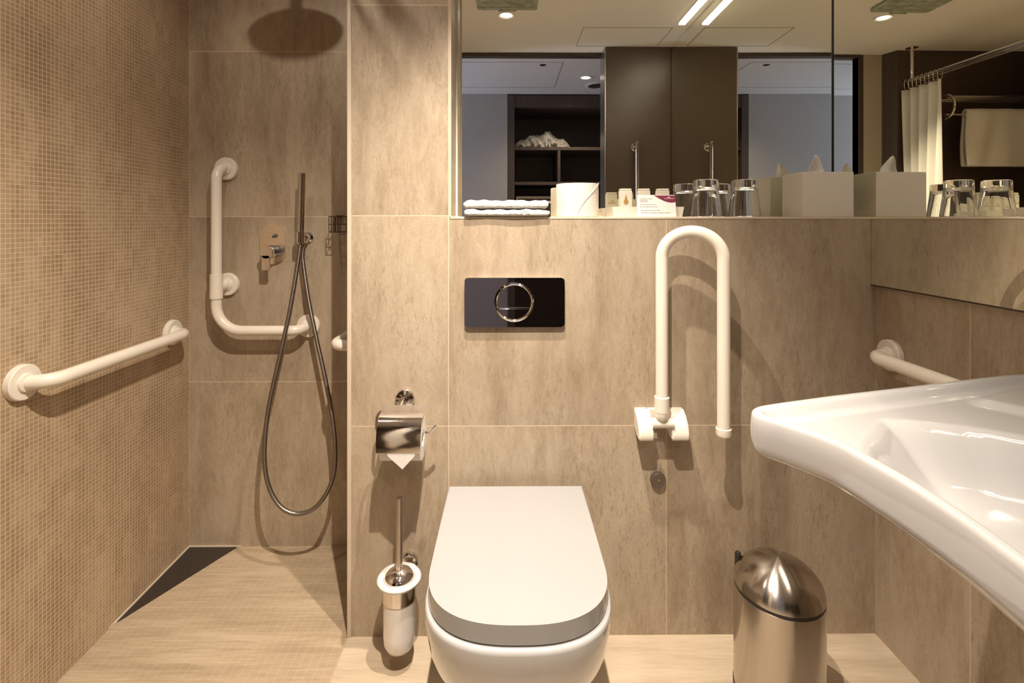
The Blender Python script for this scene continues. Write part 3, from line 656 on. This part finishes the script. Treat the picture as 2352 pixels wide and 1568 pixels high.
# resample as closed loop with uniform spacing
def resample(pts, n):
    P_ = [Vector((x, y)) for x, y in pts]; P_.append(P_[0]); d_ = [0]
    for a, b in zip(P_, P_[1:]): d_.append(d_[-1]+(b-a).length)
    res = []; j = 0
    for k in range(n):
        s = d_[-1]*k/n
        while d_[j+1] < s: j += 1
        res.append(P_[j].lerp(P_[j+1], (s-d_[j])/(d_[j+1]-d_[j])))
    return res
ol = resample(out, 360)
for _ in range(3):   # soften the sampled outline a little
    ol = [(ol[i-1]+ol[i]*2+ol[(i+1) % len(ol)])/4 for i in range(len(ol))]
poly_out = ol
def sd(p, poly):     # positive inside
    best = 9; ins = False; n = len(poly)
    for i in range(n):
        a = poly[i]; b = poly[(i+1) % n]; e = b-a; w_ = p-a; tt = max(0, min(1, w_.dot(e)/max(e.dot(e), 1e-12)))
        dd = (w_-e*tt).length
        if dd < best: best = dd
        if (a.y > p.y) != (b.y > p.y) and p.x < (b.x-a.x)*(p.y-a.y)/(b.y-a.y)+a.x: ins = not ins
    return best if ins else -best
hb = [(.462, .655), (.50, .700), (.572, .764), (.62, .757), (.68, .735), (.74, .695), (.785, .63), (.80, .56)]
bowl = [Vector(q) for q in resample([(.470, BYC+.02)]+hb+[(x, 2*BYC-y) for x, y in reversed(hb)]+[(.470, BYC-.02)], 64)]
hp_ = [(1.03, .93), (.90, .895), (.80, .852), (.770, .835), (.80, .80), (.845, .73), (.87, .62)]
plat = [Vector(q) for q in resample(hp_+[(x, 2*BYC-y) for x, y in reversed(hp_)], 64)]
sm01 = lambda x: (lambda q: q*q*(3-2*q))(max(0, min(1, x)))
def bh(p, d):
    z = ZB
    # rim: rounded top 14 mm wide, falling to the inner deck
    if d < .006: z -= .006*(1-math.sqrt(max(0, 1-(1-d/.006)**2)))
    wall = sm01((wallx-.03-p.x)/.03)
    z -= .016*sm01((d-.011)/.022)*wall
    z -= .070*sm01(sd(p, bowl)/.085+.08)
    z += .0085*sm01(sd(p, plat)/.030+.5)*sm01((d-.02)/.02)
    return z
m = M(); cen = Vector((.66, BYC)); rr_ = [0, .001, .002, .0035, .005, .007, .010]
n_o = len(poly_out); rows = []
nrm = []
for i in range(n_o):
    tdir = (poly_out[(i+1) % n_o]-poly_out[i-1]).normalized(); nn = Vector((-tdir.y, tdir.x))
    if sd(poly_out[i]+nn*.01, poly_out) < 0: nn = -nn
    nrm.append(nn)
for r_ in rr_: rows.append([poly_out[i]+nrm[i]*r_ for i in range(n_o)])
base = rows[-1]
K = 70
for k in range(1, K): rows.append([base[i].lerp(cen, (k/K)**1.35) for i in range(n_o)])
V = [[m.b.verts.new((p.x, p.y, bh(p, max(0, sd(p, poly_out)) if j > 3 else rr_[j]))) for p in row] for j, row in enumerate(rows)]
for A_, B_ in zip(V, V[1:]):
    for k in range(n_o): m.b.faces.new((A_[k], A_[(k+1) % n_o], B_[(k+1) % n_o], B_[k]))
cv = m.b.verts.new((cen.x, cen.y, bh(cen, .2)))
for k in range(n_o): m.b.faces.new((V[-1][k], V[-1][(k+1) % n_o], cv))
prev = V[0]
for dz_, ins in ((.008, -.0010), (.020, -.0012), (.038, .0002), (.048, .0015), (.052, .004), (.0535, .010), (.054, .028)):
    cur_ = [m.b.verts.new((poly_out[i].x+nrm[i].x*ins, poly_out[i].y+nrm[i].y*ins, ZB-.006-dz_+.0)) for i in range(n_o)]
    for k in range(n_o): m.b.faces.new((prev[k], prev[(k+1) % n_o], cur_[(k+1) % n_o], cur_[k]))
    prev = cur_
for q_, dz_ in ((.25, .075), (.5, .10), (.8, .11)):
    cur_ = [m.b.verts.new((*(Vector((poly_out[i].x+nrm[i].x*.028, poly_out[i].y+nrm[i].y*.028)).lerp(cen, q_)), ZB-.006-dz_)) for i in range(n_o)]
    for k in range(n_o): m.b.faces.new((prev[k], prev[(k+1) % n_o], cur_[(k+1) % n_o], cur_[k]))
    prev = cur_
m.b.faces.new(prev)
m.make('bowl', MT['ceramic'], t, 180)
m = M(); m.lathe([(0, 0), (.022, 0), (.022, .003), (.018, .0045), (0, .004)], (.66, BYC, bh(Vector((.66, BYC)), .2)+.0005)); m.make('waste_cover', MT['chrome'], t)

# ================================================================ BIN
bc_ = at(1795, 1400, 1.232); BX, BYY, BR = .637, 1.180, .0970
t = thing('pedal_bin', 'brushed steel waste bin with a domed lid', 'waste bin', (BX, BYY, 0))
BRY = BR
def cutz(x, y): return .274
m = M(); n_ = 96; ra = [2*math.pi*k/n_ for k in range(n_)]
def ring(r, zf):
    ry = r*BRY/BR
    return [m.b.verts.new((BX+r*math.cos(a), BYY+ry*math.sin(a), zf(BX+r*math.cos(a), BYY+ry*math.sin(a)))) for a in ra]
rs = [ring(BR, lambda x, y: .036)]+[ring(BR, lambda x, y, s=s: .036+(cutz(x, y)-.004-.036)*s) for s in (.25, .5, .75, 1)]+[ring(BR-.003, lambda x, y: cutz(x, y)-.003)]
for A_, B_ in zip(rs, rs[1:]):
    for k in range(n_): m.b.faces.new((A_[k], A_[(k+1) % n_], B_[(k+1) % n_], B_[k]))
m.b.faces.new(rs[-1]); m.b.faces.new(rs[0]); m.make('body', MT['brushed'], t, 30)
m = M(); rs = [ring(BR-.003, lambda x, y: cutz(x, y)-.005), ring(BR-.001, lambda x, y: cutz(x, y)-.003), ring(BR-.001, lambda x, y: cutz(x, y)+.003), ring(BR-.006, lambda x, y: cutz(x, y)+.004)]
for A_, B_ in zip(rs, rs[1:]):
    for k in range(n_): m.b.faces.new((A_[k], A_[(k+1) % n_], B_[(k+1) % n_], B_[k]))
m.b.faces.new(rs[0]); m.b.faces.new(rs[-1]); m.make('rim_seal', MT['black'], t)
m = M(); rs = []
DH = .072
for s in [1.0, .995, .97, .93, .87, .8, .7, .6, .5, .4, .3, .2, .1, .04, .004]:
    hh = .004+DH*(.14*(1-s)+.86*math.sqrt(max(0, 1-s*s)))
    rs.append([m.b.verts.new((BX+BR*s*math.cos(a), BYY+BRY*s*math.sin(a), cutz(BX+BR*s*math.cos(a), BYY+BRY*s*math.sin(a))+hh)) for a in ra])
for A_, B_ in zip(rs, rs[1:]):
    for k in range(n_): m.b.faces.new((A_[k], A_[(k+1) % n_], B_[(k+1) % n_], B_[k]))
m.b.faces.new(rs[0]); m.b.faces.new(rs[-1]); m.make('lid', MT['brushed'], t, 30)
m = M(); m.lathe([(0, 0), (BR+.0015, 0), (BR+.0015, .034), (BR-.002, .036), (0, .036)], (0, 0, 0), n=64); bmesh.ops.transform(m.b, matrix=Matrix.Translation((BX, BYY, .0005)) @ Matrix.Diagonal((1, BRY/BR, 1, 1)), verts=m.b.verts); m.make('base', MT['black'], t)
m = M(); m.box(-.006, .006, -.006, .006, .252, .316, .002, mat=Matrix.Translation((BX+(BR-.004)*math.cos(2.36), BYY+(BR-.004)*math.sin(2.36), 0)) @ Matrix.Rotation(2.36, 4, 'Z')); m.make('hinge', MT['black'], t)

# ================================================================ ON THE LEDGE
Z0 = ZL+.0003
def face_towel(x0, x1, y0, y1, z0, z1, seed):
    random.seed(seed); m = M(); nu, nv = 90, 72; th = z1-z0; ph = [random.uniform(0, 6) for _ in range(8)]
    def f(u, v):
        a = 2*math.pi*v
        cx = math.copysign(abs(math.cos(a))**.35, math.cos(a)); sz = math.copysign(abs(math.sin(a))**.55, math.sin(a))
        e = 1-.5*(1-min(1, min(u, 1-u)/.05))**2
        wob = .0012*math.sin(u*17+ph[0])+.001*math.sin(u*41+ph[1])+.0018*math.exp(-((u-.07)/.07)**2)*(1 if sz > 0 else 0)
        x = x0+(x1-x0)*u; y = (y0+y1)/2+(y1-y0)/2*cx*(.985+.015*math.sin(u*9+ph[2]))*(.97+.03*e)
        z = (z0+z1)/2+th/2*sz*e+(wob if sz > 0 else 0)
        k = random.uniform(-1, 1)*.0007
        z = max(z0, z+k); return (x+random.uniform(-1, 1)*.0004, y+random.uniform(-1, 1)*.0009, z)
    V_ = m.grid(f, nu, nv, closev=True)
    m.b.faces.new(V_[0]); m.b.faces.new(V_[-1]); return m
tx0, tx1 = at(1064, 0, 1.366).x, at(1263, 0, 1.366).x
o = face_towel(tx0+.003, tx1, 1.365, 1.52, Z0, Z0+.0205, 3).make('face_towel', MT['terry'], None, 180); tag(o, 'folded white terry face towel lying directly on the ledge, lower of the two', 'towel', 'folded face towels')
o = face_towel(tx0, tx1-.004, 1.367, 1.522, Z0+.0210, Z0+.0450, 5).make('face_towel', MT['terry'], None, 180); tag(o, 'folded white terry face towel stacked on top of the other towel', 'towel', 'folded face towels')
# spare toilet roll
rx = at(1326, 0, 1.447).x; t = thing('toilet_roll', 'white embossed spare toilet roll standing on the ledge', 'toilet roll', (rx, 1.447, Z0))
m = M(); m.lathe([(.020, .001), (.0585, 0), (.0605, .002), (.0607, .05), (.0605, .092), (.0590, .0935), (.020, .0935), (.020, .001)], (rx, 1.447, Z0), n=80); m.make('paper', MT['roll'], t, 50)
m = M(); ps = []
for k in range(24):
    s = k/23; ang = math.radians(-22-75*(1-(1-s)**1.3)); zz = .0915*(1-s)**.8+.004
    ps.append((rx+.0612*math.cos(ang), 1.447+.0612*math.sin(ang), Z0+zz))
m.tube(ps, .0011, 8); m.make('loose_edge', MT['paper'], t)
# tray
TX0, TX1, TY0, TY1, TH = .2925, .4935, 1.406, 1.512, .028
t = thing('amenity_tray', 'low white rectangular tray holding small cartons on the ledge', 'tray', (.39, 1.46, Z0))
m = M(); ot = [(TX0+.003, TX1-.003, TY0+.003, TY1-.003, 0), (TX0, TX1, TY0, TY1, TH)]
loops = [(TX0+.004, TX1-.004, TY0+.004, TY1-.004, 0), (TX0, TX1, TY0, TY1, TH), (TX0+.003, TX1-.003, TY0+.003, TY1-.003, TH), (TX0+.006, TX1-.006, TY0+.006, TY1-.006, .004)]
LV = [[m.b.verts.new((x, y, Z0+z)) for x, y in ((a, c), (b, c), (b, d_), (a, d_))] for a, b, c, d_, z in loops]
for A_, B_ in zip(LV, LV[1:]):
    for k in range(4): m.b.faces.new((A_[k], A_[(k+1) % 4], B_[(k+1) % 4], B_[k]))
m.b.faces.new(LV[0]); m.b.faces.new(LV[-1]); m.make('tray_body', MT['white'], t, 0)
# cartons
def carton(px0, px1, label, y=1.432, dep=.022, h=.076, drop=False):
    x0, x1 = at(px0, 0, y).x, at(px1, 0, y).x; zb = Z0+.0045
    t = thing('soap_carton', label, 'carton', ((x0+x1)/2, y, zb), 'small cartons in the tray')
    m = M(); m.box(x0, x1, y, y+dep, zb, zb+h-.006, .0015); m.box(x0+.001, x1-.001, y+.001, y+dep-.001, zb+h-.006, zb+h, .002); m.make('pack', MT['box'], t)
    xc = (x0+x1)/2
    m = M()
    if drop:
        pts = []; zc_ = zb+.044; R_ = .0068
        for k in range(33):
            a = math.radians(-230+280*k/32); pts.append((xc+R_*math.cos(a)*1.0, zc_-.006+R_*1.1*math.sin(a)))
        pts.append((xc, zc_+.016)); m.prism(pts, y-.0006, y+.0005, 'Y')
    else:
        m.box(x0+.004, x1-.004, y-.0004, y+.0005, zb+.040, zb+.043); m.box(xc-.003, xc+.005, y-.0004, y+.0005, zb+.047, zb+.050)
    m.make('print', MT['gold'], t, 0)
    m = M(); m.box(x0+.004, x1-.004, y+dep-.0005, y+dep+.0004, zb+.040, zb+.0425); m.box(xc-.004, xc+.006, y+dep-.0005, y+dep+.0004, zb+.046, zb+.049); m.make('back_print', MT['gold'], t, 0)
carton(1424, 1452, 'small ivory carton with an amber drop printed on it, left in the tray', drop=True)
carton(1467, 1494, 'small ivory carton behind the left half of the printed card')
carton(1510, 1538, 'small ivory carton behind the plum corner of the printed card')
# tent card
cy0, cy1 = 1.388, 1.398; ca = at(1465, 496, cy0); cb = at(1554, 496, cy0); zt_ = at(0, 447, cy1).z
t = thing('tent_card', 'small printed folded card with a plum corner standing before the tray', 'card', ((ca.x+cb.x)/2, cy0, Z0))
W_ = cb.x-ca.x; Hc_ = zt_-Z0; sl = (cy1-.001-cy0)/Hc_
def cp(u, v, off=0): return (ca.x+u*W_, cy0-off+sl*v*Hc_, Z0+v*Hc_)
m = M()
q = [m.b.verts.new(cp(u, v)) for u, v in ((0, 0), (1, 0), (.985, .94), (.965, 1), (0, 1))]; m.b.faces.new(q)
r = bmesh.ops.extrude_face_region(m.b, geom=list(m.b.faces)); bmesh.ops.translate(m.b, vec=(0, .0006, 0), verts=[v for v in r['geom'] if isinstance(v, bmesh.types.BMVert)])
q = [m.b.verts.new(p) for p in ((ca.x, cy1+.005, Z0), (cb.x, cy1+.005, Z0), (ca.x+.965*W_, cy1-.0004, Z0+Hc_), (ca.x, cy1-.0004, Z0+Hc_))]; m.b.faces.new(q)
m.make('card_sheet', MT['paper'], t, 0)
m = M(); pp = [(.43, .975), (.965, .975), (.982, .93), (.995, .68), (.95, .655), (.88, .645), (.80, .665), (.70, .72), (.58, .82), (.50, .91)]
m.b.faces.new([m.b.verts.new(cp(u, v, .0003)) for u, v in pp]); m.make('plum_corner', MT['purple'], t, 0)
def rows_(name, mat, items, hgt):
    m = M()
    for u0, u1, v in items:
        a = u0; random.seed(int(u0*1000+v*977))
        while a < u1-.01:
            b = min(u1, a+random.uniform(.03, .085)); m.b.faces.new([m.b.verts.new(cp(x, y, .0004)) for x, y in ((a, v), (b, v), (b, v+hgt), (a, v+hgt))]); a = b+.012
    m.make(name, mat, t, 0)
def text(name, s, u, v, size, mat, off=.0004, align='LEFT'):
    c_ = bpy.data.curves.new(name, 'FONT'); c_.body = s; c_.size = size; c_.align_x = align
    ob = bpy.data.objects.new(name, c_); me = bpy.data.meshes.new_from_object(ob); bpy.data.objects.remove(ob)
    o = bpy.data.objects.new(name, me); me.materials.clear(); me.materials.append(mat); C.objects.link(o)
    p = cp(u, v, off); o.rotation_euler = (math.pi/2-math.atan(sl), 0, 0); o.location = Vector(p)-Vector(t.location); o.parent = t; return o
text('heading', 'THE SMALL THINGS', .06, .80, .0041, MT['ink'])
text('heading', 'MAKE A BIG', .06, .735, .0041, MT['ink']); text('heading', 'DIFFERENCE', .06, .67, .0041, MT['ink'])
rows_('small_text', MT['greyink'], [(.07, .50, .545), (.07, .52, .445), (.08, .60, .275), (.09, .84, .165)], .022)
m = M(); m.b.faces.new([m.b.verts.new(cp(u, v, .0006)) for u, v in ((.775, .885), (.80, .865), (.845, .865), (.87, .885), (.85, .905), (.80, .905))])
for k in range(2):
    u0 = .70+.135*k; m.b.faces.new([m.b.verts.new(cp(u, v, .0006)) for u, v in ((u0, .825), (u0+.12, .825), (u0+.12, .842), (u0, .842))])
m.make('emblem', MT['pink'], t, 0)
# tumblers
def tumbler(px, label, y=1.452):
    x = at(px, 0, y).x
    t = tag(bpy.data.objects.new('tumbler', None), label, 'glass', 'upturned tumblers'); t.location = (x, y, Z0+.0008); C.objects.link(t)
    H_ = .1065; R1, R2 = .0440, .0345
    m = M(); prof = [(R1-.0014, 0), (R1, .0008), (R1-.0002, .002), (R2+.0005, H_-.028), (R2, H_-.004), (R2-.002, H_-.0008), (R2-.005, H_), (R2-.008, H_-.0015), (0, H_-.003)]
    inn = [(0, H_-.022), (R2-.010, H_-.0225), (R2-.0045, H_-.027), (R2-.003, H_-.033), (R1-.0028, .002), (R1-.0014, 0)]
    m.lathe(prof+inn, (x, y, Z0+.0008), n=64); m.make('glass_body', MT['glass'], t, 50)
    o = M(); o.lathe([(0, 0), (.040, 0), (.040, .0006), (0, .0006)], (x-.004, y-.006, Z0)); c_ = o.make('paper_coaster', MT['paper']); tag(c_, 'round white paper coaster under the '+('tumbler beside the printed card' if px < 1660 else 'tumbler beside the tissue box'), 'coaster', 'paper coasters')
tumbler(1621, 'clear upturned tumbler on the ledge, the one beside the printed card')
tumbler(1710, 'clear upturned tumbler on the ledge, the one beside the tissue box')
# tissue box
ty = 1.402; bx0 = at(1843, 0, ty).x; bx1 = at(1961, 0, ty).x; bzt = at(0, 393, ty).z
t = thing('tissue_box', 'white cube tissue box with a tissue pulled up from its top', 'tissue box', ((bx0+bx1)/2, ty+.05, Z0))
m = M(); yb_ = ty+.104; m.box(bx0, bx1, ty, yb_, Z0, bzt, .0012); m.make('cover', MT['white'], t)
m = M()
pa, pb, pcx = at(1857, 393, ty+.045).x, at(1898, 393, ty+.045).x, at(1872, 393, ty+.045).x
zt2 = at(0, 354, ty+.045).z
def ts(u, v):
    w0 = (pa+(pb-pa)*u); k = v
    topx = pcx+.010*(u-.4); x = w0*(1-k**1.5)+topx*k**1.5
    z = bzt-.004+(zt2-bzt+.004)*k*(1-.10*abs(u-.42)*k*2)
    return (x, ty+.045+.008*math.sin(u*7)*(1-k*.6)+.004*math.sin(k*5), z)
m.grid(ts, 22, 18); o = m.make('tissue', MT['paper'], t, 60); sm = o.modifiers.new('thick', 'SOLIDIFY'); sm.thickness = .0008
m = M(); m.prism(rrect(.07, .022, .01, 6, (bx0+bx1)/2-.010, ty+.045), bzt, bzt+.0004, 'Z'); m.make('opening', MT['line'], t, 0)
